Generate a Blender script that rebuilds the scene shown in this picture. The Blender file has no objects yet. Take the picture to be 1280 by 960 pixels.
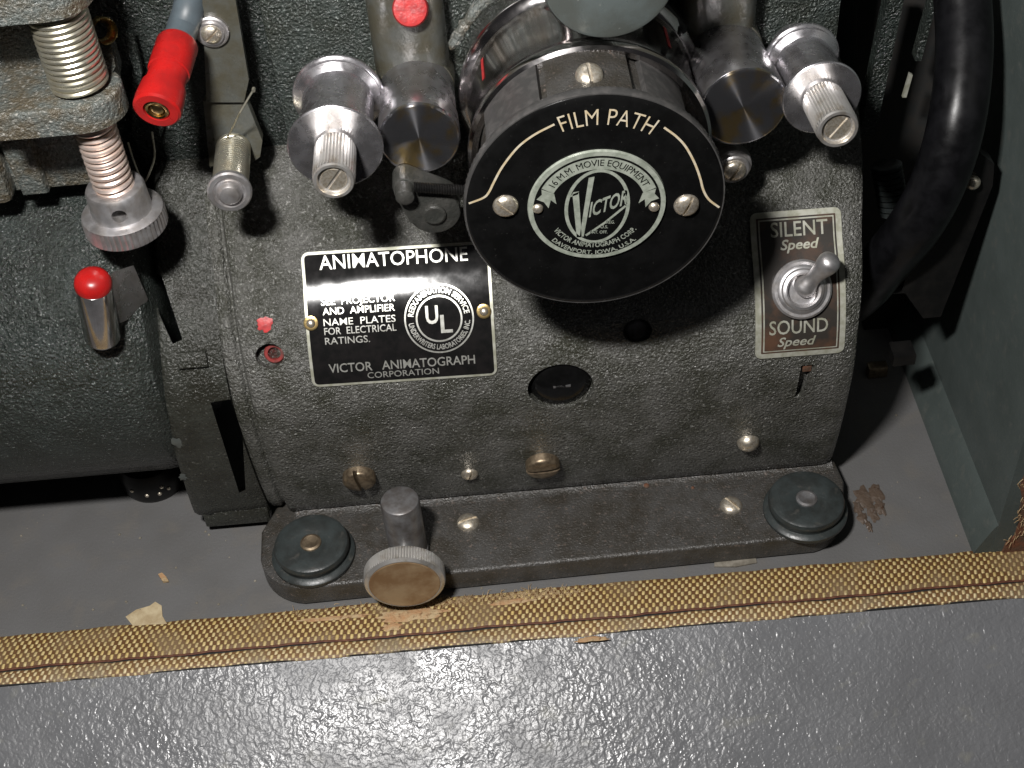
import bpy, bmesh, math, random
from mathutils import Vector, Matrix
random.seed(7)
sc = bpy.context.scene
col = sc.collection
sc.unit_settings.system = 'METRIC'
sc.unit_settings.scale_length = 0.01          # one unit is one centimetre
PI = math.pi

# ------------------------------------------------------------------ camera
F, PITCH, ROLL = 1730.0, math.radians(45), math.radians(5)
CAM = Vector((0, -35.4, 35.4))
fwd = Vector((0, math.cos(PITCH), -math.sin(PITCH)))
_r0 = Vector((1, 0, 0)); _u0 = _r0.cross(fwd)
rgt = _r0 * math.cos(ROLL) - _u0 * math.sin(ROLL)
upv = _u0 * math.cos(ROLL) + _r0 * math.sin(ROLL)
cd = bpy.data.cameras.new('camera'); cam = bpy.data.objects.new('camera', cd); col.objects.link(cam)
cd.sensor_width = 36; cd.lens = F / 1280 * 36; cd.clip_start = 1; cd.clip_end = 2000
mw = Matrix((rgt, upv, -fwd)).transposed().to_4x4(); mw.translation = CAM
cam.matrix_world = mw
sc.camera = cam

# ------------------------------------------------------------------ world + flash
w = bpy.data.worlds.new('World'); sc.world = w; w.use_nodes = True
wt = w.node_tree; bg = wt.nodes['Background']
tc = wt.nodes.new('ShaderNodeTexCoord'); sx = wt.nodes.new('ShaderNodeSeparateXYZ')
mr = wt.nodes.new('ShaderNodeMapRange'); rmp = wt.nodes.new('ShaderNodeMix'); rmp.data_type = 'RGBA'
wt.links.new(tc.outputs['Generated'], sx.inputs[0]); wt.links.new(sx.outputs['Z'], mr.inputs['Value'])
mr.inputs['From Min'].default_value = -0.1; mr.inputs['From Max'].default_value = 0.95
wt.links.new(mr.outputs[0], rmp.inputs[0])
rmp.inputs[6].default_value = (0.006, 0.006, 0.007, 1); rmp.inputs[7].default_value = (0.11, 0.106, 0.112, 1)
wt.links.new(rmp.outputs[2], bg.inputs['Color']); bg.inputs['Strength'].default_value = 0.28
FL_R, FL_U, FL_W = -9.0, 9.5, 27500
ld = bpy.data.lights.new('camera_flash', 'AREA'); ld.shape = 'RECTANGLE'; ld.size = 4.0; ld.size_y = 2.2
ld.energy = FL_W; ld.color = (1.0, 0.975, 0.95)
lo = bpy.data.objects.new('camera_flash', ld); col.objects.link(lo)
lo.location = CAM + rgt * FL_R + upv * FL_U
_d = (Vector((-1.0, -7, 5)) - lo.location).normalized()
lo.rotation_euler = _d.to_track_quat('-Z', 'Y').to_euler()
sc.view_settings.view_transform = 'Standard'; sc.view_settings.look = 'None'
sc.view_settings.exposure = 0; sc.view_settings.gamma = 1

# ------------------------------------------------------------------ measuring helpers (photo pixel + known depth -> point)
def ray(px, py):
    return (fwd + rgt * ((px - 640) / F) - upv * ((py - 480) / F)).normalized()
def hit(px, py, ax, v):
    d = ray(px, py); return CAM + d * ((v - CAM[ax]) / d[ax])

# ------------------------------------------------------------------ materials
def mat(name, c, rough=.5, metal=0.0, c2=None, cs=1.0, cc=(.4, .6), bumps=(), spec=None, rvar=0.0, rscale=3.0,
        c3=None, c3s=8.0, c3c=(.6, .68), aniso=0.0, coat=0.0, coords='Object', extra=None):
    m = bpy.data.materials.new(name); m.use_nodes = True
    nt = m.node_tree; N = nt.nodes; L = nt.links; P = N['Principled BSDF']
    P.inputs['Roughness'].default_value = rough; P.inputs['Metallic'].default_value = metal
    if spec is not None: P.inputs['Specular IOR Level'].default_value = spec
    if coat: P.inputs['Coat Weight'].default_value = coat; P.inputs['Coat Roughness'].default_value = .08
    t = N.new('ShaderNodeTexCoord'); co = t.outputs[coords]
    def noise(scale, detail=4, r=.55, dist=0.0, stretch=None):
        src = co
        if stretch:
            mp = N.new('ShaderNodeMapping'); mp.inputs['Scale'].default_value = stretch; L.new(co, mp.inputs[0]); src = mp.outputs[0]
        n = N.new('ShaderNodeTexNoise'); n.inputs['Scale'].default_value = scale; n.inputs['Detail'].default_value = detail
        n.inputs['Roughness'].default_value = r; n.inputs['Distortion'].default_value = dist
        L.new(src, n.inputs['Vector']); return n.outputs['Fac']
    def rampf(fac, a, b):
        q = N.new('ShaderNodeMapRange'); q.inputs['From Min'].default_value = a; q.inputs['From Max'].default_value = b
        L.new(fac, q.inputs['Value']); return q.outputs[0]
    def mix(fac, a, b):
        q = N.new('ShaderNodeMix'); q.data_type = 'RGBA'
        L.new(fac, q.inputs[0])
        for i, v in ((6, a), (7, b)):
            if isinstance(v, tuple): q.inputs[i].default_value = (*v, 1)
            else: L.new(v, q.inputs[i])
        return q.outputs[2]
    cur = c
    if c2: cur = mix(rampf(noise(cs, 6, .6), *cc), cur, c2)
    if c3: cur = mix(rampf(noise(c3s, 3, .6, .3), *c3c), cur, c3)
    if extra: cur = extra(N, L, co, cur, noise, rampf, mix, P)
    if isinstance(cur, tuple): P.inputs['Base Color'].default_value = (*cur, 1)
    else: L.new(cur, P.inputs['Base Color'])
    if rvar:
        q = N.new('ShaderNodeMapRange'); L.new(noise(rscale, 5), q.inputs['Value'])
        q.inputs['From Min'].default_value = .3; q.inputs['From Max'].default_value = .7
        q.inputs['To Min'].default_value = max(.03, rough - rvar); q.inputs['To Max'].default_value = min(1, rough + rvar)
        L.new(q.outputs[0], P.inputs['Roughness'])
    nrm = None
    for b in bumps:
        kind, scale, strength, dist = b[:4]
        bn = N.new('ShaderNodeBump'); bn.inputs['Strength'].default_value = strength; bn.inputs['Distance'].default_value = dist
        if kind == 'v':
            v = N.new('ShaderNodeTexVoronoi'); v.feature = 'SMOOTH_F1'; v.inputs['Scale'].default_value = scale
            v.inputs['Smoothness'].default_value = .6
            L.new(co, v.inputs['Vector']); h = v.outputs['Distance']
        elif kind == 's': h = noise(scale, 2, .5, 0, b[4])
        elif kind == 'd': h = noise(scale, 1.0, .4, b[4])
        else: h = noise(scale, 3, .55)
        L.new(h, bn.inputs['Height'])
        if nrm: L.new(nrm, bn.inputs['Normal'])
        nrm = bn.outputs[0]
    if nrm: L.new(nrm, P.inputs['Normal'])
    if aniso:
        P.inputs['Anisotropic'].default_value = aniso; P.inputs['Anisotropic Rotation'].default_value = .25
        tg = N.new('ShaderNodeTangent'); tg.direction_type = 'RADIAL'; tg.axis = 'Y'; L.new(tg.outputs[0], P.inputs['Tangent'])
    return m

M = {}
M['body'] = mat('crackle_grey_paint', (.098, .097, .089), .25, 0, (.041, .042, .032), .8, (.38, .64), [('n', 12, .95, .12), ('v', 15, .4, .06), ('n', 30, .2, .03)], .66, .10, 2.5, (.29, .29, .27), 10.0, (.59, .73))  # pale specks in the colour: worn high spots plus painted flash glints
M['base'] = mat('worn_dark_paint', (.058, .056, .053), .29, 0, (.034, .030, .024), 1.2, (.36, .64), [('n', 15, .55, .07), ('n', 34, .3, .03)], .62, .1, 5, (.125, .10, .085), 8, (.60, .72))
M['green'] = mat('green_hammered_paint', (.026, .0325, .0295), .18, 0, (.017, .021, .0175), 1.0, (.36, .64), [('n', 11, 1.0, .13), ('v', 14, .5, .06), ('n', 30, .25, .03)], .65, .05, 6, (.17, .19, .178), 14, (.63, .70))  # small bright specks are flash sparkle painted into the base colour
M['bracket'] = mat('dark_olive_cast_paint', (.034, .036, .030), .26, 0, (.020, .020, .015), 1.1, (.36, .64), [('n', 11, .8, .10), ('n', 28, .3, .03)], .5, .07, 6, (.13, .13, .115), 10, (.62, .72))
M['rim'] = mat('dark_knurled_rim', (.045, .044, .043), .45, 0, (.065, .062, .06), 4, (.45, .62), [('n', 20, .2, .02)], .3)
M['roller'] = mat('polished_roller_steel', (.66, .65, .68), .27, .94, (.50, .48, .49), 2.0, (.4, .65), [('s', 5, .10, .02, (.6, 12, .6)), ('n', 3, .06, .04)], rvar=.08)
M['levermat'] = mat('dark_lever_paint', (.030, .031, .028), .36, 0, (.045, .044, .040), 3, (.42, .62), [('n', 12, .5, .06)], .5, .1)
M['sliver'] = mat('grubby_pale_sliver', (.22, .20, .165), .8, 0, (.13, .115, .09), 3)
M['panel'] = mat('grey_green_hammered_paint', (.048, .058, .053), .19, 0, (.034, .039, .032), 1.2, (.36, .64), [('n', 12, 1.0, .13), ('v', 15, .5, .06), ('n', 30, .25, .03)], .6, .06, 7, (.24, .27, .255), 12, (.59, .72))  # light specks mix worn high spots with sparkle painted into the colour
M['cast'] = mat('dusty_green_cast_paint', (.100, .111, .103), .27, 0, (.092, .078, .054), 1.3, (.42, .60), [('n', 12, .9, .10), ('n', 28, .4, .04)], .55, .09, 6, (.32, .31, .28), 10, (.57, .71))
M['smooth'] = mat('smooth_grey_green_paint', (.085, .100, .098), .34, 0, (.065, .072, .066), 1.0, (.4, .6),
                  [('n', 6, .12, .05), ('n', 30, .08, .02)], .5, .1, 4, (.16, .165, .155), 9, (.68, .76))
M['boss'] = mat('greasy_grey_paint', (.075, .078, .070), .33, 0, (.060, .056, .040), 1.4, (.4, .6), [('n', 8, .2, .06), ('n', 25, .1, .02)], .5, .1)
M['case'] = mat('grey_case_paint', (.122, .121, .121), .50, 0, (.104, .102, .100), .5, (.35, .65), [('n', 10, .22, .05), ('n', 40, .35, .02)], .4, .08, 2, (.126, .119, .110), .8, (.52, .75))
M['flap'] = mat('pebbled_grey_paint', (.138, .141, .148), .31, 0, (.120, .122, .127), .3, (.35, .65), [('d', 4.8, .36, .085, .8), ('d', 10, .28, .045, .4), ('n', 30, .10, .02)], .44, .11, .7, (.165, .165, .155), 1.3, (.60, .75))
M['wall'] = mat('dark_green_grey_wall_paint', (.070, .085, .081), .5, 0, (.058, .071, .067), .6, (.35, .65), [('n', 9, .2, .04), ('n', 34, .3, .02)], .35, .08, 1.5, (.086, .094, .086), 2.2, (.56, .75))
M['chrome'] = mat('polished_chrome', (.64, .62, .62), .14, 1, bumps=[('n', 1.2, .05, .05)], rvar=.06, rscale=2, c2=(.50, .47, .46), cs=2, cc=(.4, .65))
M['steel'] = mat('brushed_steel', (.54, .53, .55), .30, .95, (.40, .38, .38), 2.0, (.4, .65), [('s', 4, .12, .02, (.6, 14, .6))], rvar=.08)
M['turned'] = mat('turned_steel_face', (.46, .46, .49), .185, .965, (.58, .43, .21), 1.0, (.50, .60), aniso=.985)
M['alu'] = mat('dull_aluminium', (.62, .61, .62), .42, .88, (.46, .43, .41), 2.5, (.4, .65), [('n', 14, .10, .02)], rvar=.1)
M['knurl'] = mat('knurled_nickel', (.74, .72, .69), .38, .85, (.50, .45, .38), 3, (.5, .7), [('n', 20, .1, .02)])
M['spring'] = mat('bright_spring_wire', (.76, .73, .60), .32, .9, (.60, .55, .42), 3, (.45, .65), rvar=.08)
M['copper'] = mat('pinkish_spring_wire', (.95, .80, .72), .40, .8, (.80, .62, .52), 3, (.45, .65), rvar=.08)
M['silver_screw'] = mat('dulled_nickel_screw', (.78, .72, .62), .36, .85, (.54, .46, .34), 5, (.42, .65), [('n', 18, .1, .02)], rvar=.1)
M['brown_screw'] = mat('tarnished_brass_screw', (.30, .235, .16), .42, .8, (.16, .12, .08), 4, (.4, .62), [('n', 14, .15, .02)], rvar=.1)
M['brass'] = mat('old_brass', (.62, .46, .20), .28, 1, (.30, .20, .09), 4, (.45, .65), [('n', 14, .1, .02)], rvar=.1)
M['black'] = mat('black_enamel', (.004, .004, .004), .14, 0, bumps=[('n', 2, .03, .03)], spec=.24, c2=(.006, .006, .006), cs=2, rvar=.05, rscale=1.2, c3=(.03, .029, .027), c3s=16, c3c=(.70, .74))
M['blackmat'] = mat('black_metal', (.005, .005, .005), .36, 0, (.009, .0085, .008), 2, (.4, .65), [('n', 16, .12, .02)], .25)
M['rubber'] = mat('worn_black_rubber', (.032, .039, .039), .36, 0, (.022, .025, .024), 2.2, (.4, .62), [('n', 9, .15, .04), ('n', 30, .15, .02)], .5, .08, 3, (.06, .058, .052), 3.5, (.60, .75))
M['tube'] = mat('satin_black_tube', (.003, .003, .0035), .33, 0, bumps=[('n', 6, .06, .03), ('n', 30, .1, .01)], spec=.26, c2=(.006, .006, .007), cs=1.5, rvar=.06)
M['blued'] = mat('dark_grey_steel', (.20, .20, .205), .42, .55, (.12, .11, .105), 2.5, (.4, .62), [('n', 14, .1, .02)], rvar=.1)
M['gold'] = mat('gold_engraving', (.72, .58, .36), .42, .35, (.80, .72, .56), 5, (.4, .6))
M['cream'] = mat('pale_engraving', (.74, .74, .69), .36, .75, (.56, .56, .50), 9, (.42, .62))
M['plate_edge'] = mat('pale_worn_plate_metal', (.50, .50, .43), .42, .4, (.36, .36, .28), 3.5, (.42, .6), [('n', 20, .1, .02)])
M['badge_metal'] = mat('grey_green_badge_metal', (.50, .54, .46), .42, .45, (.36, .40, .33), 5, (.42, .6), [('n', 22, .15, .02)])
M['nameplate'] = mat('black_lacquer_plate', (.008, .008, .008), .108, 0, (.012, .011, .011), 3, (.4, .6), [('n', 1.4, .05, .03)], .85, .02)
M['brownplate'] = mat('worn_brown_black_plate', (.030, .026, .022), .45, 0, (.085, .045, .028), .9, (.44, .62), [('n', 20, .08, .02)], .4)
M['red'] = mat('red_plastic', (.40, .011, .010), .30, 0, (.27, .009, .009), 1.6, (.42, .66), [('n', 6, .06, .02), ('n', 24, .08, .01)], .5, rvar=.08)
M['redpaint'] = mat('red_paint_dab', (.46, .03, .03), .42, 0, (.30, .02, .022), 5, (.4, .6), [('n', 10, .3, .04)], .4)
M['greycable'] = mat('grey_cable_sheath', (.075, .095, .108), .45, 0, (.06, .075, .085), 2, (.4, .6), [('n', 20, .08, .02)], .45)
M['dark'] = mat('dark_interior', (.012, .013, .013), .7, 0, (.018, .016, .014), 2)
M['paper'] = mat('stained_paper', (.46, .38, .24), .8, 0, (.34, .26, .15), 2, (.4, .6), [('n', 8, .2, .03)])
M['wood'] = mat('splintered_wood', (.36, .20, .095), .8, 0, (.40, .30, .17), 2.4, (.4, .62), [('s', 5, .5, .05, (.6, 5, 5)), ('n', 14, .5, .05)], c3=(.20, .11, .05), c3s=6, c3c=(.55, .7))
M['fibre'] = mat('frayed_fibre', (.40, .29, .16), .8, 0, (.27, .18, .09), 2)
M['glue'] = mat('dried_brown_glue', (.082, .058, .042), .5, 0, (.12, .10, .085), 3, (.5, .7), [('n', 7, .5, .08)], c3=(.055, .028, .016), c3s=4)
M['rust'] = mat('rusted_edge', (.15, .055, .026), .8, 0, (.09, .05, .03), 3, (.4, .6), [('n', 9, .5, .06)])
M['redworn'] = mat('worn_dark_red_rim', (.22, .025, .022), .5, 0, (.10, .03, .025), 5, (.42, .6), [('n', 14, .3, .03)])
M['wornbrass'] = mat('worn_brown_brass', (.26, .15, .07), .45, .35, (.40, .28, .16), .8, (.42, .60), [('n', 14, .1, .02)])

def weave_kind(yarn, yarn2, ground, dirt):
    def weave(N, L, co, cur, noise, rampf, mix, P):
        def m_(op, a, b=None, c=None):
            q = N.new('ShaderNodeMath'); q.operation = op
            for i, v in enumerate((a, b, c)):
                if v is None: continue
                if isinstance(v, (int, float)): q.inputs[i].default_value = v
                else: L.new(v, q.inputs[i])
            return q.outputs[0]
        sp_ = N.new('ShaderNodeSeparateXYZ'); L.new(co, sp_.inputs[0])
        x, y = sp_.outputs['X'], sp_.outputs['Y']
        x = m_('MULTIPLY_ADD', m_('SUBTRACT', noise(1.1, 2), .5), .10, x); y = m_('MULTIPLY_ADD', m_('SUBTRACT', noise(1.7, 2), .5), .07, y)
        yr = m_('DIVIDE', y, .165); row = m_('FLOOR', yr); v = m_('SUBTRACT', m_('FRACT', yr), .5)
        ux = m_('DIVIDE', m_('MULTIPLY_ADD', y, .16, x), .225)
        u = m_('SUBTRACT', m_('FRACT', m_('MULTIPLY_ADD', row, .5, ux)), .5)
        d = m_('ADD', m_('POWER', m_('DIVIDE', m_('ABSOLUTE', u), .25), 2.0), m_('POWER', m_('DIVIDE', m_('ABSOLUTE', v), .72), 3.0))
        h = m_('SUBTRACT', 1.0, m_('MINIMUM', d, 1.0))
        wn = N.new('ShaderNodeTexWhiteNoise'); wn.noise_dimensions = '2D'; cb = N.new('ShaderNodeCombineXYZ')
        L.new(m_('FLOOR', m_('MULTIPLY_ADD', row, .5, ux)), cb.inputs['X']); L.new(row, cb.inputs['Y']); L.new(cb.outputs[0], wn.inputs['Vector'])
        g = mix(wn.outputs['Value'], yarn, yarn2)
        g = mix(rampf(noise(14, 3), .35, .7), g, tuple(c * .62 for c in yarn))
        g = mix(rampf(h, .0, .42), ground, g)
        g = mix(rampf(noise(.55, 5), .50, .74), g, dirt)
        bn = N.new('ShaderNodeBump'); bn.inputs['Strength'].default_value = .7; bn.inputs['Distance'].default_value = .07
        L.new(m_('MULTIPLY_ADD', noise(22, 2), .25, h), bn.inputs['Height']); L.new(bn.outputs[0], P.inputs['Normal'])
        return g
    return weave
M['selvedge'] = mat('dark_red_brown_thread', (.075, .022, .012), .6, 0, (.13, .05, .025), 3)
M['tweed'] = mat('woven_tweed_tape', (.4, .3, .1), .50, spec=.4, coords='UV', extra=weave_kind((.62, .46, .18), (.68, .56, .30), (.105, .048, .016), (.21, .145, .08)))
M['tweed_pale'] = mat('faded_tweed_tape', (.4, .3, .1), .50, spec=.4, coords='UV', extra=weave_kind((.70, .54, .26), (.74, .64, .42), (.16, .085, .035), (.22, .18, .12)))

# ------------------------------------------------------------------ object helpers
WL = {}                                     # world location of every object made
def tag(o, label=None, cat=None, group=None, kind=None):
    if label: o['label'] = label
    if cat: o['category'] = cat
    if group: o['group'] = group
    if kind: o['kind'] = kind
    return o
def empty(name, loc):
    o = bpy.data.objects.new(name, None); o.empty_display_size = 1; col.objects.link(o); o.location = loc; WL[o] = Vector(loc); return o
def place(o, wl, parent=None):
    WL[o] = Vector(wl)
    if parent is not None: o.parent = parent; o.location = WL[o] - WL[parent]
    else: o.location = wl
    return o

class B:
    def __init__(s): s.bm = bmesh.new(); s.uv = None
    def v(s, p): return s.bm.verts.new(p)
    def f(s, vs):
        try: return s.bm.faces.new(vs)
        except ValueError: return None
    def box(s, x0, x1, y0, y1, z0, z1, bev=0.0, seg=2):
        c = [s.v((x, y, z)) for x in (x0, x1) for y in (y0, y1) for z in (z0, z1)]
        fs = [s.f([c[i] for i in q]) for q in ((0, 1, 3, 2), (4, 6, 7, 5), (0, 4, 5, 1), (2, 3, 7, 6), (0, 2, 6, 4), (1, 5, 7, 3))]
        if bev:
            es = list({e for f_ in fs for e in f_.edges})
            bmesh.ops.bevel(s.bm, geom=es, offset=bev, segments=seg, profile=.5, affect='EDGES')
        return s
    def lathe(s, prof, org, axis, n=48, knurl=None, cap=(True, True)):
        """prof: list of (radius, height along axis); knurl: {ring index: depth} on alternate segments"""
        a = Vector(axis).normalized(); q = a.to_track_quat('Z', 'Y').to_matrix(); org = Vector(org)
        rings = []
        for i, (r, h) in enumerate(prof):
            ring = []
            for k in range(n):
                rr = r - (knurl.get(i, 0) if knurl and k % 2 else 0)
                t = 2 * PI * k / n
                ring.append(s.v(org + q @ Vector((rr * math.cos(t), rr * math.sin(t), h))))
            rings.append(ring)
        for A, C in zip(rings, rings[1:]):
            for k in range(n): s.f([A[k], A[(k + 1) % n], C[(k + 1) % n], C[k]])
        if cap[0]: s.f(rings[0][::-1])
        if cap[1]: s.f(rings[-1])
        return s
    def tube(s, pts, r, n=10, closed=False):
        pts = [Vector(p) for p in pts]; m = len(pts); rings = []
        rs = r if isinstance(r, (list, tuple)) else [r] * m
        up = None
        for i, p in enumerate(pts):
            a = pts[(i + 1) % m] if (closed or i < m - 1) else p
            b = pts[i - 1] if (closed or i > 0) else p
            t = (a - b).normalized()
            if up is None: up = t.orthogonal().normalized()
            up = (up - t * up.dot(t)).normalized(); sd = t.cross(up)
            rings.append([s.v(p + (up * math.cos(2 * PI * k / n) + sd * math.sin(2 * PI * k / n)) * rs[i]) for k in range(n)])
        pr = list(zip(rings, rings[1:])) + ([(rings[-1], rings[0])] if closed else [])
        for A, C in pr:
            for k in range(n): s.f([A[k], A[(k + 1) % n], C[(k + 1) % n], C[k]])
        if not closed: s.f(rings[0][::-1]); s.f(rings[-1])
        return s
    def prism(s, poly, off, bev=0.0, seg=2):
        """poly: 3-D points in order; off: extrusion vector"""
        off = Vector(off); A = [s.v(p) for p in poly]; C = [s.v(Vector(p) + off) for p in poly]; n = len(A)
        fs = [s.f(A[::-1]), s.f(C)] + [s.f([A[k], A[(k + 1) % n], C[(k + 1) % n], C[k]]) for k in range(n)]
        if bev:
            es = list({e for f_ in (fs[1],) for e in f_.edges})
            bmesh.ops.bevel(s.bm, geom=es, offset=bev, segments=seg, profile=.5, affect='EDGES')
        return s
    def sheet(s, fn, us, vs, uvs=False):
        G = [[s.v(fn(u, v_)) for v_ in vs] for u in us]
        if uvs and s.uv is None: s.uv = s.bm.loops.layers.uv.new('UVMap')
        for i in range(len(us) - 1):
            for j in range(len(vs) - 1):
                f_ = s.f([G[i][j], G[i + 1][j], G[i + 1][j + 1], G[i][j + 1]])
                if uvs and f_:
                    for lp, (a, b) in zip(f_.loops, ((i, j), (i + 1, j), (i + 1, j + 1), (i, j + 1))): lp[s.uv].uv = (us[a], vs[b])
        return s
    def mesh2d(s, data, fn):
        vs, fs = data; W = [s.v(fn(x, y)) for x, y in vs]
        for f_ in fs: s.f([W[i] for i in f_])
        return s
    def done(s, name, m, parent=None, ang=35, org=None, fix=True):
        bm = s.bm
        if fix: bmesh.ops.recalc_face_normals(bm, faces=bm.faces[:])
        me = bpy.data.meshes.new(name); bm.to_mesh(me); bm.free()
        cs = [v_.co for v_ in me.vertices]
        c = Vector(org) if org else Vector([(min(p[i] for p in cs) + max(p[i] for p in cs)) / 2 for i in range(3)])
        me.transform(Matrix.Translation(-c))
        for p in me.polygons: p.use_smooth = True
        me.set_sharp_from_angle(angle=math.radians(ang))
        if isinstance(m, str): m = M[m]
        me.materials.append(m)
        o = bpy.data.objects.new(name, me); col.objects.link(o)
        return place(o, c, parent)

def boolean(o, cutters):
    """cut the cutter builders out of the object once, keep plain mesh data"""
    for b in cutters:
        bmesh.ops.recalc_face_normals(b.bm, faces=b.bm.faces[:])
        me = bpy.data.meshes.new('cut'); b.bm.to_mesh(me); b.bm.free(); c = bpy.data.objects.new('cut', me); col.objects.link(c)
        md = o.modifiers.new('cut', 'BOOLEAN'); md.operation = 'DIFFERENCE'; md.object = c; md.solver = 'EXACT'
        old = o.location.copy(); par = o.parent
        o.parent = None; o.location = WL[o]
        bpy.context.view_layer.update()
        dg = bpy.context.evaluated_depsgraph_get()
        new = bpy.data.meshes.new_from_object(o.evaluated_get(dg))
        o.modifiers.clear(); o.data = new
        o.parent = par; o.location = old
        bpy.data.objects.remove(c)
    for p in o.data.polygons: p.use_smooth = True
    o.data.set_sharp_from_angle(angle=math.radians(35))

_tc = {}
def text2d(s, size=1.0, bold=0.0, shear=0.0, sx=1.0, space=1.0):
    """flat lettering outline mesh: width-centred, baseline at 0, cap height = size"""
    cu = bpy.data.curves.new('t', 'FONT'); cu.body = s; cu.size = 1.0; cu.resolution_u = 3; cu.offset = bold; cu.shear = shear
    cu.space_character = space; cu.fill_mode = 'FRONT'
    o = bpy.data.objects.new('t', cu); col.objects.link(o); bpy.context.view_layer.update()
    me = bpy.data.meshes.new_from_object(o.evaluated_get(bpy.context.evaluated_depsgraph_get()))
    vs = [(v.co.x, v.co.y) for v in me.vertices]; fs = [tuple(p.vertices) for p in me.polygons]
    bpy.data.objects.remove(o); bpy.data.curves.remove(cu); bpy.data.meshes.remove(me)
    x0 = min(x for x, y in vs); x1 = max(x for x, y in vs)
    k = size / .70
    return [((x - (x0 + x1) / 2) * k * sx, y * k) for x, y in vs], fs, (x1 - x0) * k * sx
def line_text(b, s, fn, u0, v0, size, width=None, **kw):
    vs, fs, wd = text2d(s, size, **kw)
    q = width / wd if width else 1
    b.mesh2d((vs, fs), lambda x, y: fn(u0 + x * q, v0 + y))
def arc_text(b, s, fn, r, mid, size, span, inward=False, **kw):
    """letters along a circle: mid = clockwise angle from up of the middle, span = arc covered"""
    vs, fs, wd = text2d(s, size, **kw)
    def g(x, y):
        t = x / wd * span
        if not inward: a = mid + t; R = r + y
        else: a = mid - t; R = r - y
        return fn(R * math.sin(a), R * math.cos(a))
    b.mesh2d((vs, fs), g)
def strip2d(b, fn, pts, w_):
    """flat painted line along 2-D points"""
    n = len(pts); L_ = []; R_ = []
    for i, p in enumerate(pts):
        a = Vector(pts[max(0, i - 1)]); c = Vector(pts[min(n - 1, i + 1)]); d = (c - a).normalized(); nn = Vector((-d.y, d.x)) * w_ / 2
        L_.append(b.v(fn(p[0] + nn.x, p[1] + nn.y))); R_.append(b.v(fn(p[0] - nn.x, p[1] - nn.y)))
    for i in range(n - 1): b.f([L_[i], R_[i], R_[i + 1], L_[i + 1]])
def ring2d(b, fn, rx, ry, w_, n=72, c=(0, 0), a0=0, a1=2 * PI):
    pr = []
    for k in range(n + 1):
        t = a0 + (a1 - a0) * k / n
        pr.append((b.v(fn(c[0] + rx * math.sin(t), c[1] + ry * math.cos(t))), b.v(fn(c[0] + (rx - w_) * math.sin(t), c[1] + (ry - w_) * math.cos(t)))))
    for A, C in zip(pr, pr[1:]): b.f([A[0], C[0], C[1], A[1]])
def rrect(hw, hh, r, n=5):
    out = []
    for cx, cy, a in ((hw - r, hh - r, 0), (-hw + r, hh - r, 90), (-hw + r, -hh + r, 180), (hw - r, -hh + r, 270)):
        for k in range(n + 1):
            t = math.radians(a + 90 * k / n); out.append((cx + r * math.cos(t), cy + r * math.sin(t)))
    return out
def smooth_pts(pts, n=6):
    """Catmull-Rom through points"""
    P = [Vector(p) for p in pts]; P = [P[0] * 2 - P[1]] + P + [P[-1] * 2 - P[-2]]; out = []
    for i in range(1, len(P) - 2):
        for k in range(n):
            t = k / n; a, b_, c, d = P[i - 1:i + 3]
            out.append(.5 * ((2 * b_) + (c - a) * t + (2 * a - 5 * b_ + 4 * c - d) * t * t + (3 * b_ - a - 3 * c + d) * t ** 3))
    return out + [P[-2]]

_screw = {}
def screw(kind, wl, nrm, r, spin, parent, m, name='screw'):
    """domed slotted head; the mesh is built once per kind and shared by every copy"""
    key = (kind, m)
    if key not in _screw:
        b = B()
        if kind == 'dome': prof = [(1, -.2), (1, .12), (.97, .22), (.86, .38), (.68, .50), (.42, .58), (.2, .61)]
        elif kind == 'flat': prof = [(1, -.3), (1, .10), (.95, .16), (.5, .17), (.2, .17)]
        elif kind == 'pan': prof = [(1, -.3), (1, .42), (.96, .52), (.84, .60), (.5, .66), (.2, .67)]
        else: prof = [(1, -.2), (.98, .2), (.85, .5), (.6, .72), (.3, .83), (.1, .85)]
        b.lathe(prof, (0, 0, 0), (0, 0, 1), 28)
        o = b.done(name, m, None, org=(0, 0, 0))
        if kind != 'rivet':
            c = B(); c.box(-1.3, 1.3, -.13, .13, (.0 if kind == 'flat' else .28), 2); boolean(o, [c])
        _screw[key] = o
    else:
        o = _screw[key].copy(); col.objects.link(o); o.name = name
    z = Vector(nrm).normalized(); x = Vector((1, 0, 0)); x = (x - z * x.dot(z)).normalized(); y = z.cross(x)
    R = Matrix((x, y, z)).transposed() @ Matrix.Rotation(spin, 3, 'Z')
    o.rotation_euler = R.to_euler(); o.scale = (r, r, r)
    return place(o, wl, parent)

# ================================================================== the carrying case
case = empty('carrying_case', (0, -10.2, 0))
tag(case, 'grey painted carrying case under the machine, woven tape along its front edge', 'carrying case')
b = B()
b.sheet(lambda u, v: (u, v, 0), [-40, -20, 0, 14.6], [-9.9, 0, 14])
b.done('case_floor', 'case', case)
b = B()
b.box(14.5, 15.8, -9.35, 14, -.2, 45); b.done('side_wall', 'wall', case)
b = B()
b.prism([(14.52, -9.34, -.1), (13.95, -9.34, -.1), (13.97, -9.34, .12), (14.04, -9.34, .32), (14.30, -9.34, 1.0), (14.40, -9.34, 1.25), (14.52, -9.34, 1.42)], (0, 23, 0))
b.done('wall_rail', 'wall', case)
b = B()
b.sheet(lambda u, v: (u, v, -.02), [-40, 0, 40], [30, 14]); b.box(-40, 14.2, 14, 15, 0, 45)
b.done('back_wall', 'wall', case)
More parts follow.
